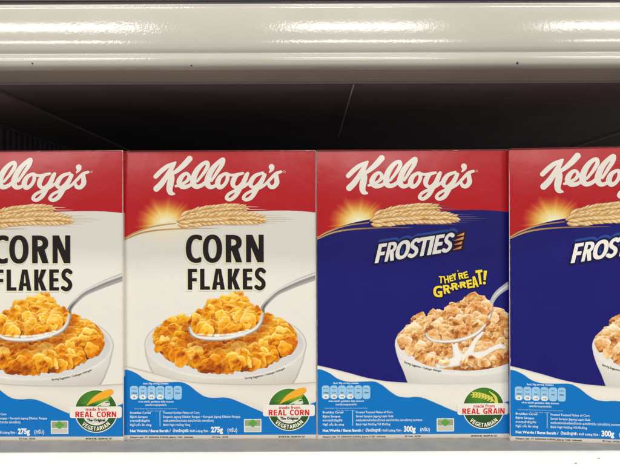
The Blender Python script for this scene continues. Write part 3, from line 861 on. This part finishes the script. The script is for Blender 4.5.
    for k in range(16):
        t = g.uniform(0, 1); u0 = 74 + 50*t; v0 = np.interp(u0, [68, 78, 92, 110, 126], [181.5, 183.6, 184.6, 183.4, 178.6])
        ch.put(A, oval(ch.U, ch.V, u0, v0, g.uniform(1.5, 4.0), g.uniform(.5, 1.3)), (238, 234, 224), soft=.4)
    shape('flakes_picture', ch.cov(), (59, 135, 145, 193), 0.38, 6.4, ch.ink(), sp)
    lower_panel(root, True)
    badge(root, True)


# ------------------------------------------------------------------ frosted kind
def frosted_box(root):
    body = carton_body('carton', root, (RED, NAVY, SKY))
    shape('navy_field', lambda U, V: mx(mx(edge_clip(U, V), BAND(U) - V), V - MILK(U) - 2), (0, 58, W, 236), 1.0, 0.9, NAVY, root)
    sun_and_band(root, NAVY)
    brand(root)
    wheat_part(root, NAVY, lambda u, v: np.array((206, 160, 98.)) - np.clip((u - 10)/60, 0, 1)[..., None]*np.array((60, 50, 10.)))
    # slanted product title, each letter leaning right and the line climbing
    ox, oy = 316.5, 149.0
    LT = [('F', 374.3, 382.6), ('R', 384.0, 393.4), ('O', 393.4, 407.2), ('S', 406.8, 416.8), ('T', 415.2, 427.0), ('I', 426.4, 430.4), ('E', 431.6, 440.2), ('S', 440.8, 450.6)]
    def ttl(U, V):
        bx, by = 374.3 - ox, 262.2 - oy
        Y = (V - by) + 0.150*(U - bx)
        X = U + 0.235*Y
        d = np.full(U.shape, 9.0)
        for c, a, b in LT:
                        d = mn(d, glyph(c, X, Y, a - ox, -18.4, b - ox, 0.0, {'R': 3.15, 'O': 3.9, 'I': 4}.get(c, 3.7), 2.9 if c == 'R' else 3.4))
        return d
    t = shape('product_title', ttl, (52, 78, 142, 118), 0.3, 7, (232, 228, 220), root)
    shape('title_outline', lambda U, V: ttl(U, V) - 2.0, (50, 76, 144, 120), 0.4, 6, (22, 16, 62), t)
    shape('title_backing', lambda U, V: mx(ttl(U - 1.2, V + 2.6) - 1.9, 108 - 0.15*(U-50) - 22 + (60-60)*V - 400), (50, 72, 147, 120), 0.5, 5, (38, 70, 144), t)
    def bars(U, V):
        d = np.full(U.shape, 9.0)
        for x0, y0, x1, y1 in [(457.2, 234.9, 464.2, 231.8), (454.1, 239.7, 463.6, 235.8), (454.1, 243.8, 462, 240.6), (452.9, 248.9, 461.5, 245.0)]:
            d = mn(d, poly(U, V, [(x0 - ox, y0 - oy - .3), (x1 - ox, y1 - oy), (x1 - ox - .9, y1 - oy + 2.9), (x0 - ox - .6, y0 - oy + .6)]))
        return d
    shape('title_bars', bars, (134, 80, 150, 103), 0.22, 9, lambda u, v: np.array((196, 104, 52.)) + np.clip((u - 138)/9, 0, 1)[..., None]*np.array((44, 62, 44.)), t)
    shape('bars_backing', lambda U, V: poly(U, V, [(455 - ox, 232.6 - oy), (465.6 - ox, 229.8 - oy), (463 - ox, 248.2 - oy), (451.6 - ox, 250.6 - oy)]) - .4, (132, 78, 152, 104), 0.4, 8, (34, 20, 40), t)
    # catch-line
    def S(px, py): return 425 + px/8.857 - ox, 265 + py/8.857 - oy
    CL = [('T', 117, 92, 158, 155, .0, 11, 9), ('H', 164, 88, 206, 153, -.2, 12, 10), ('E', 211, 84, 244, 137, -.22, 12, 11), ('Y', 240, 68, 274, 128, -.18, 13, 11), ("'", 281, 40, 293, 60, 0, 9, 9),
          ('R', 292, 62, 335, 118, -.22, 13, 11), ('E', 338, 52, 378, 110, -.26, 13, 11),
          ('G', 68, 176, 148, 278, -.05, 24, 20), ('R', 158, 168, 216, 246, -.15, 18, 14), ('.', 214, 190, 232, 208, 0, 9, 9), ('R', 230, 150, 286, 214, -.15, 17, 13), ('.', 284, 172, 302, 190, 0, 9, 9),
          ('R', 304, 140, 360, 196, -.15, 17, 13), ('E', 366, 124, 414, 198, -.2, 18, 15), ('A', 411, 94, 464, 192, -.2, 17, 15), ('T', 450, 38, 512, 166, -.14, 21, 23), ('!', 512, 44, 542, 166, .08, 16, 14)]
    def catch(U, V):
        d = np.full(U.shape, 9.0)
        for c, a, b, e, f, rot, tt, hh in CL:
            (x0, y0), (x1, y1) = S(a, b), S(e, f)
            mxu, myv = (x0+x1)/2, (y0+y1)/2
            X = mxu + (U-mxu)*math.cos(rot) + (V-myv)*math.sin(rot); Y = myv - (U-mxu)*math.sin(rot) + (V-myv)*math.cos(rot)
            d = mn(d, glyph(c, X, Y, x0, y0, x1, y1, tt/8.857, hh/8.857))
        return d
    c = shape('catch_line', catch, (112, 118, 174, 152), 0.22, 7, lambda u, v: np.array((234, 208, 60.)) + np.clip((140 - v)/20, -1, 1)[..., None]*np.array((8, 8, 6.)), root)
    shape('catch_line_outline', lambda U, V: catch(U - .25, V - .35) - .75, (110, 116, 176, 155), 0.3, 6, (24, 16, 58), c)
    # ---- milk swoosh and bowl
    def mcol(u, v):
        k = np.clip((v - MILK(u)) / np.maximum(WAVE(u) - MILK(u), 1), 0, 1)
        return np.array((224, 219, 208.)) + 8*np.sin(k*3.0)[..., None]*np.array((1, 1, 1.)) - 20*(np.exp(-((v - MILK(u))/1.2)**2))[..., None]*np.array((1, 1, 1.02))
    shape('milk_swoosh', lambda U, V: mx(mx(edge_clip(U, V), MILK(U) - V), V - WAVE(U) - .3), (0, 212, W, 268), 0.7, 3, mcol, root)
    cv = Canvas(70, 150, 193, 242, 3.5, bg=NAVY)
    U, V = cv.U, cv.V; A = (slice(None), slice(None))
    cu, cvv = 153.0, 194.0
    wall = mx(poly(U, V, smooth([(77.6, 192), (78.6, 201), (81.4, 210), (86.4, 221), (91.6, 233.4), (140, 240), (215, 236), (222, 220), (228, 194), (200, 170), (153, 180), (77.6, 192)], 4)), V - 236)
    wall = poly(U, V, [(77.6, 193), (78.8, 202), (81.6, 211), (86.2, 221.5), (91.4, 236), (215, 236), (220, 221), (228, 194)])
    rimo = oval(U, V, cu, cvv, 75.4, 33.0); rimi = oval(U, V, cu, cvv + .4, 71.6, 30.4)
    full = mn(wall, rimo)
    x = (U - cu) / 75
    wc = 232 - 34*np.clip(-x - .55, 0, 1)**1.1 - 24*np.clip((V - 212)/24, 0, 1) - 8*np.clip(x, 0, 1)
    cv.put(A, full, np.stack([wc, wc - 4, wc - 13], -1), soft=.3)
    ic = 214 + 12*np.clip((V - 165)/30, 0, 1)
    cv.put(A, rimi, np.stack([ic, ic - 2, ic - 6], -1), soft=.5, cover=False)
    cv.rgb += (np.exp(-((rimo + 1.6)/.8)**2)*10)[..., None]
    right = lambda a, b: edge_clip(a, b)
    bowl = shape('bowl_picture', cv.cov(right), (71, 151, 192, 239), 0.6, 3.6, cv.ink(), root)
    shape('milk_front', lambda U, V: mx(mx(mx(edge_clip(U, V), MILK(U) - V + .15), V - WAVE(U) - .3), 60 - U), (58, 212, W, 268), 0.7, 4.0, mcol, bowl)
    cf = Canvas(76, 150, 194, 228, 4, bg=(190, 130, 70))
    base = oval(cf.U, cf.V, cu, 191, 66, 30)
    cf.put(A, base, (176, 112, 58), soft=.6)
    ins = lambda a, b: oval(np.asarray(a, float), np.asarray(b, float), 149, 187.5, 69.5, 33.4)
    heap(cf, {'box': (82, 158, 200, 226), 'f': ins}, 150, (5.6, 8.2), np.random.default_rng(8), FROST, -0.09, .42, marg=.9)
    # milk splash poured between the flakes
    def splash(U, V):
        d = stroke(U, V, [(112, 216.6, .8), (122, 215.6, 1.8), (134, 212.6, 3.4), (145, 209.5, 4.8), (157, 207, 3.6), (168, 203.5, 1.7), (176, 199, 1.2), (183, 196.6, 1.6), (187.5, 197.6, .9)])
        d = mn(d, stroke(U, V, [(143, 209, 4.5), (139.5, 202, 2.6), (137.6, 194, 1.6), (137, 188, 1.6)]))
        d = mn(d, stroke(U, V, [(150, 207, 3.6), (154.5, 199, 1.7), (157, 193, 1.1), (161.5, 187, 1.0), (166, 181, .9)]))
        d = mn(d, stroke(U, V, [(146, 213, 3.4), (158, 213.6, 2.4), (169, 211.4, 1.0)]))
        d = mn(d, oval(U, V, 146.6, 191.4, 1.0, .8))
        return d + .35*np.sin(U*.9)*np.sin(V*.8)
    d = splash(cf.U, cf.V) - 0.9
    sc = 238 - 22*np.clip(1 + d/2.4, 0, 1)*np.clip((cf.V - 196)/20, 0, 1)
    cf.put(A, d - .8, (206, 170, 124), k=.55, soft=1.1); cf.put(A, d, np.stack([sc, sc - 4, sc - 12], -1), soft=.35)
    pile = lambda a, b: mx(edge_clip(a, b), oval(a, b, 149, 187.5, 69.5, 33.4))
    g2 = np.random.default_rng(4)
    for k in range(15):
        flake(cf, g2.uniform(112, 184), g2.uniform(210.5, 214.5), g2.uniform(4.2, 6.2), g2, FROST, 0.0, .5)
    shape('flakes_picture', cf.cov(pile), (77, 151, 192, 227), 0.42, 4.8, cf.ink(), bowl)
    text('serving_note', [('Serving Suggestion / Cadangan Hidangan', 0, 0, 2.9, 'LEFT', .82, .02, (58, 56, 54))], 5.4, bowl,
         warp=lambda u, v: (86.8 + u*.96 - v*.2, 212.6 + v + u*.36 - u*u*.0031))
    # ---- spoon and heap
    cs = Canvas(104, 120, 193.5, 204, 4, bg=NAVY)
    U, V = cs.U, cs.V
    dish = stroke(U, V, [(108.4, 182, 1.3), (111, 187.6, 1.7), (120, 190.6, 2.0), (134, 191, 2.2), (148, 188.4, 2.4), (160, 183, 2.4), (168, 175, 2.4), (172.4, 166, 2.3), (174.6, 156, 2.1)])
    hand = stroke(U, V, [(173.6, 160, 2.2), (174.6, 153.6, 2.2), (178, 147, 2.6), (184, 141, 3.0), (196, 133, 3.6)])
    n = np.clip(-dish / 2.0, 0, 1); c = 176 + 62*n - 34*np.exp(-((n - .3)/.2)**2)
    cs.put(A, dish, np.stack([c, c - 2, c - 4], -1), soft=.25)
    hq = smooth([(173.6, 160), (174.6, 153.6), (178, 147), (184, 141), (196, 133)], 8)
    n = np.clip(-hand / 3.0, 0, 1); c = 168 + 56*n - 30*np.exp(-((n - .55)/.15)**2)
    cs.put(A, hand, np.stack([c, c, c + 2], -1), soft=.25)
    sp = shape('spoon_picture', cs.cov(lambda a, b: mx(edge_clip(a, b), a - 191.2)), (105, 121, 192, 203), 0.42, 5.8, cs.ink(), root)
    ch = Canvas(100, 138, 182, 198, 4.5, bg=(190, 130, 70))
    P = smooth([(110, 184), (113, 176), (119, 168), (127, 160), (133, 153), (141, 148.4), (150, 147), (160, 146), (169, 150), (175, 158), (173.6, 168), (168, 178), (158, 185), (146, 189), (130, 190.6), (117, 189.6), (110, 184)], 5)
    pf = lambda a, b: poly(np.asarray(a, float), np.asarray(b, float), P)
    ch.put(A, pf(ch.U, ch.V) + 3.2, (180, 112, 54), soft=.6)
    heap(ch, {'box': (106, 144, 176, 192), 'f': pf}, 58, (5.6, 8.0), np.random.default_rng(14), FROST, -0.08, .38)
    d = stroke(ch.U, ch.V, [(109, 183.6, .8), (112, 188.2, 1.2), (121, 191, 1.4), (134, 191.2, 1.5), (148, 188.6, 1.6), (160, 183.2, 1.5), (168, 175.4, 1.2)])
    ch.put(A, d - .2, (200, 194, 184), soft=.4); ch.put(A, d + .7, (238, 235, 228), soft=.4)
    shape('flakes_picture', ch.cov(), (101, 139, 181, 197), 0.38, 6.8, ch.ink(), sp)
    lower_panel(root, False)
    badge(root, False)


def copy_thing(root):
    """The thing, its parts and their sub-parts, sharing meshes."""
    r = root.copy(); C.objects.link(r)
    for p in list(root.children):
        a = p.copy(); C.objects.link(a); a.parent = r
        for q in list(p.children):
            b = q.copy(); C.objects.link(b); b.parent = a
    return r


G1, G2 = 'corn flakes cartons on the shelf', 'frosted flakes cartons on the shelf'
corn = empty('cereal_box', (0, 0, 0)); corn_box(corn)
frost = empty('cereal_box', (0, 0, 0)); frosted_box(frost)
corn_b = copy_thing(corn)
frost_b = copy_thing(frost)


def wear(root, seed):
    """Rubbed white card along this carton's folds, different on every carton."""
    g = np.random.default_rng(seed)
    P = [(u, 0.) for u in np.arange(0, W, 1.0)] + [(W, v) for v in np.arange(0, H, 1.0)] \
        + [(u, H) for u in np.arange(W, 0, -1.0)] + [(0., v) for v in np.arange(H, 0, -1.0)]
    P = np.array(P); n = len(P)
    ph = g.uniform(0, 6.28, 14); fr = g.integers(3, 120, 14); am = g.uniform(.01, .045, 14)
    th = np.arange(n) / n * 2 * math.pi
    wd = 0.30 + sum(a*np.sin(k*th + p) for a, k, p in zip(am, fr, ph)) * 0.8
    for c in (0, W, W + H, 2*W + H):                      # corners are rubbed more
        dist = np.abs((np.arange(n) - c + n/2) % n - n/2); wd = wd + g.uniform(.2, .9)*np.exp(-(dist/1.6)**2)
    for _ in range(5):
        c = g.uniform(0, n); dist = np.abs((np.arange(n) - c + n/2) % n - n/2); wd = wd + g.uniform(.2, .6)*np.exp(-(dist/g.uniform(1, 2.5))**2)
    wd = np.clip(wd, .16, 1.5)
    cl = lambda q, e: np.stack([np.clip(q[:, 0], e, W - e), np.clip(q[:, 1], e, H - e)], 1)
    o_, i_ = cl(P, np.full(n, .05)), cl(P, wd + .05)
    uv = np.vstack([o_, i_])
    k = np.arange(n); kn = (k + 1) % n
    loops = np.stack([k, k + n, kn + n, kn], 1).ravel()
    me = make_mesh('rubbed_edges', to_local(uv[:, 0], uv[:, 1], 15), loops, np.arange(n)*4, np.full(n, 4), np.tile(lin((206, 190, 178)), (2*n, 1)))
    link('rubbed_edges', me, None, root)


for k, r in enumerate((corn, corn_b, frost, frost_b)): wear(r, 50 + k)
# px -> x of the front plane: x = (px - 310) mm at 0.6 m from the lens
tag(corn, 'white and red corn flakes carton shown whole, with a dark blue carton on its right', 'cereal box', G1)
tag(corn_b, 'white and red corn flakes carton cut off by the left edge of the picture', 'cereal box', G1)
tag(frost, 'dark blue and red frosted flakes carton shown whole, next to a white carton', 'cereal box', G2)
tag(frost_b, 'dark blue and red frosted flakes carton cut off by the right edge, turned slightly', 'cereal box', G2)
corn.location = (-0.0900, 0.0, 0.0003)
corn_b.location = (-0.2815, -0.003, 0.0003); corn_b.rotation_euler.z = R(-0.6)
frost.location = (0.1025, 0.0, 0.0003); frost.rotation_euler.z = R(0.5)
frost_b.location = (0.2925, -0.0165, 0.0003); frost_b.rotation_euler.z = R(-6.0)


# ------------------------------------------------------------------ shelving
def extrude_profile(name, prof, x0, x1, mat, parent, closed=False, smooth_ang=35):
    bm = bmesh.new()
    xs = [x0, x1]
    rings = [[bm.verts.new((x, y, z)) for y, z in prof] for x in xs]
    n = len(prof)
    for i in range(n if closed else n - 1):
        j = (i + 1) % n
        bm.faces.new((rings[0][i], rings[1][i], rings[1][j], rings[0][j]))
    if closed:
        bm.faces.new(rings[0][::-1]); bm.faces.new(rings[1])
    bmesh.ops.recalc_face_normals(bm, faces=bm.faces)
    me = bpy.data.meshes.new(name); bm.to_mesh(me); bm.free()
    me.polygons.foreach_set('use_smooth', np.ones(len(me.polygons), bool))
    o = link(name, me, mat, parent)
    o.modifiers.new('split', 'EDGE_SPLIT').split_angle = R(smooth_ang)
    return o


def box(name, x0, x1, y0, y1, z0, z1, mat, parent=None, bevel=0.0):
    bm = bmesh.new(); bmesh.ops.create_cube(bm, size=1)
    for v in bm.verts:
        v.co = (x0 + (v.co.x + .5)*(x1-x0), y0 + (v.co.y + .5)*(y1-y0), z0 + (v.co.z + .5)*(z1-z0))
    if bevel: bmesh.ops.bevel(bm, geom=bm.edges[:], offset=bevel, segments=2, profile=.6, affect='EDGES')
    me = bpy.data.meshes.new(name); bm.to_mesh(me); bm.free()
    return link(name, me, mat, parent)


def lip_profile(ztop, yfront, hgt=0.0425):
    """Rolled front edge, listed from the top downwards, built from its slope."""
    pts = [(yfront + 0.016, ztop - 0.0002)]
    # small bead along the top
    for a in np.linspace(90, -10, 8):
        pts.append((yfront + 0.0105 - 0.0022*math.cos(R(a)), ztop - 0.0022 + 0.0022*math.sin(R(a))))
    y, z = pts[-1]
    # slope of the face (degrees above level that it looks) against millimetres down the lip
    tab = [(0, 52), (1.4, 23), (3, 17), (10, 13), (18.7, 9.7), (26, 6.5), (31.7, 3.4), (38, -5), (41.6, -22), (42.6, -22),
           (43.4, 16), (46.5, 15), (47.4, 12), (48.2, 5), (49.2, -2), (52.2, -14), (54.0, -38)]
    N, end = 110, 54.0
    for k in range(N):
        m = (k + .5) / N * end
        e = np.interp(m, [a for a, b in tab], [b for a, b in tab])
        dz = end / N * MM
        z -= dz; y -= dz * math.tan(R(e))
        pts.append((y, z))
    y0, z2 = y, z
    for a in np.linspace(38, 90, 9)[1:]:
        pts.append((y0 + .0085*(math.cos(R(38)) - math.cos(R(a))), z2 - .0062*(math.sin(R(a)) - math.sin(R(38)))))
    return pts


ZC = 0.2065
X0, X1 = -1.05, 1.05


# upper shelf: measured from below
up = empty('display_shelf', (0, 0, 0))
tag(up, 'white rolled steel shelf edge with dark underside, above the cereal cartons', 'shelf')
prof = lip_profile(ZC + 0.2016, -0.0815)
ylo, zlo = prof[-1]
lipo = extrude_profile('front_lip', prof + [(-0.0245, zlo), (-0.0245, zlo + 0.0012), (-0.0245, zlo + .012)], X0, X1, ENAMEL, up)
# seam strip on the lip's underside
box('under_trim', X0, X1, -0.0335, -0.0322, zlo - 0.0004, zlo + 0.0004, DECK, up)
box('underside_panel', X0, X1, -0.0240, 0.62, zlo + 0.002, zlo + 0.004, DARK, up)
box('deck', X0, X1, -0.070, 0.62, ZC + 0.1962, ZC + 0.1992, ENAMEL, up)
box('support_strip', -0.398, -0.312, -0.0235, 0.615, zlo - 0.0012, zlo + 0.0018, plain_mat('dark_strip_paint', (136, 128, 124), rough=.55, nscale=10), up)
# price rail standing on the deck edge behind the bead
box('price_rail', X0, X1, -0.0735, -0.066, ZC + 0.2052, ZC + 0.240, ENAMEL, up, bevel=.0008)
box('rail_gap', X0, X1, -0.0700, -0.0665, ZC + 0.1994, ZC + 0.2060, BLACK, up)


def rod(name, a, b, r, mat, parent):
    bm = bmesh.new()
    a, b = np.array(a), np.array(b); L = np.linalg.norm(b - a)
    bmesh.ops.create_cone(bm, cap_ends=True, segments=8, radius1=r, radius2=r, depth=L)
    from mathutils import Vector
    q = Vector((0, 0, 1)).rotation_difference(Vector(b - a))
    for v in bm.verts: v.co = q @ v.co + Vector((a + b) / 2)
    me = bpy.data.meshes.new(name); bm.to_mesh(me); bm.free()
    return link(name, me, mat, parent)


rod('wire_glint', (0.0425, -0.022, zlo - 0.0006), (0.0425, 0.290, zlo - 0.0006), .0007, WIRE_GLINT, up)  # thin pale rods drawn as streaks of light under the shelf
rod('wire_glint', (0.445, 0.250, zlo - 0.0006), (0.445, 0.420, zlo - 0.0006), .0014, WIRE_GLINT, up)
# specks of dirt on the lip
for px, py, r in ((33, 62.5, .0008), (192, 65.2, .0008), (518, 63.6, .0011)):
    yy = -0.0815 + 0.0105
    # nearest profile point at that image height
    best = min(prof, key=lambda p: abs((232.5 - (p[1] - ZC) / (p[0] + .6) * 600) - py))
    bm = bmesh.new(); bmesh.ops.create_icosphere(bm, subdivisions=2, radius=r)
    for v in bm.verts: v.co.y *= .35; v.co.z *= random.uniform(.8, 1.1); v.co += __import__('mathutils').Vector(((px - 310)/600*(best[0]+.6), best[0], best[1]))
    me = bpy.data.meshes.new('paint_chip'); bm.to_mesh(me); bm.free()
    link('paint_chip', me, SPECK, up)

# lower shelf: the cartons stand on it
lo = empty('display_shelf', (0, 0, 0))
tag(lo, 'grey shelf deck with bright white rolled front edge, under the cereal cartons', 'shelf')
box('deck', X0, X1, -0.0385, 0.62, -0.003, 0.0, DECK, lo)
roll = [(-0.0385 - 0.022*math.cos(R(a)), 0.0014 - 0.022*(1 - math.sin(R(a)))) for a in np.linspace(90, -70, 30)]
extrude_profile('front_lip', [(-0.0380, -0.002), (-0.0380, 0.0009), (-0.0383, 0.0014)] + roll, X0, X1, LIP_OVERLIT, lo)

for px, r, a in ((34, .0009, 46), (63, .0006, 45), (575, .0008, 47), (598, .0008, 60)):
    y_, z_ = -0.0385 - 0.022*math.cos(R(a)), 0.0014 - 0.022*(1 - math.sin(R(a)))
    bm = bmesh.new(); bmesh.ops.create_icosphere(bm, subdivisions=2, radius=r)
    for v in bm.verts: v.co = ((px - 310)/600*(y_ + .6) + v.co.x*1.8, y_ + v.co.y*.5, z_ + v.co.z*.5)
    me = bpy.data.meshes.new('dirt_speck'); bm.to_mesh(me); bm.free()
    link('dirt_speck', me, SPECK, lo)

# upright back panel and the slotted side grille far left
bk = box('back_panel', X0, X1, 0.600, 0.606, -0.003, zlo + 0.0015, BLACK)
tag(bk, 'black steel panel closing the back of the shelf bay', 'back panel')
gr = empty('side_grille', (-0.405, 0.05, 0))
tag(gr, 'dark slotted grille at the left end of the bay, above the corn flakes', 'grille')
def grille():
    bm = bmesh.new()
    def add(x0, x1, y0, y1, z0, z1):
        r = bmesh.ops.create_cube(bm, size=1)
        for v in r['verts']:
            v.co = (x0 + (v.co.x+.5)*(x1-x0), y0 + (v.co.y+.5)*(y1-y0), z0 + (v.co.z+.5)*(z1-z0))
    for k in range(34): add(0, .004, k*.016, k*.016 + .007, 0.004, zlo - 0.004)
    add(-.002, .006, -.006, .548, zlo - .004, zlo - .0014); add(-.002, .006, -.006, .548, 0.0005, .004)
    me = bpy.data.meshes.new('slats'); bm.to_mesh(me); bm.free(); return me
link('slats', grille(), plain_mat('grille_paint', (120, 114, 120), rough=.5), gr)
box('backing', -.012, -.006, -.006, .548, 0.0005, zlo - .0014, BLACK, gr)

# ------------------------------------------------------------------ camera
cam = bpy.data.cameras.new('camera')
co = bpy.data.objects.new('camera', cam); C.objects.link(co)
co.location = (0, -0.6, ZC); co.rotation_euler = (R(90), R(0.2), 0)
cam.sensor_width = 36; cam.lens = 36 * 0.6 / 0.62; cam.clip_start = 0.01; cam.clip_end = 200
bpy.context.scene.camera = co

# ------------------------------------------------------------------ light: rows of shop ceiling tubes over the aisle
def tube(x0, x1, y, z, power, wdt=0.12, aim=(0, 0, 0.2)):
    l = bpy.data.lights.new('ceiling_tube', 'AREA'); l.shape = 'RECTANGLE'
    l.size = x1 - x0; l.size_y = wdt; l.energy = power; l.color = (1.0, 0.974, 0.926)
    o = bpy.data.objects.new('ceiling_tube', l); C.objects.link(o)
    from mathutils import Vector
    p = Vector(((x0+x1)/2, y, z)); o.location = p
    d = Vector((p.x, aim[1], aim[2])) - p
    o.rotation_euler = d.to_track_quat('-Z', 'Y').to_euler()
    return o


for x0, x1 in ((-2.2, -0.86), (-0.12, 0.62), (1.24, 2.5)):
    tube(x0, x1, -2.30, 2.05, 17*(x1-x0)/1.2, .30)
    tube(x0*1.765, x1*1.765, -4.40, 1.95, 40*(x1-x0)/1.2, .34)
for x0, x1 in ((-1.6, -0.50), (-0.12, 0.48), (0.75, 1.7)):
    tube(x0, x1, -0.95, 2.35, 18*(x1-x0)/1.2)

w = bpy.data.worlds.new('World'); bpy.context.scene.world = w; w.use_nodes = True
bg = w.node_tree.nodes['Background']; bg.inputs[0].default_value = (0.95, 0.93, 0.9, 1); bg.inputs[1].default_value = 0.26

sc = bpy.context.scene
sc.view_settings.view_transform = 'Standard'; sc.view_settings.look = 'None'
sc.view_settings.exposure = 0.16; sc.view_settings.gamma = 1.0
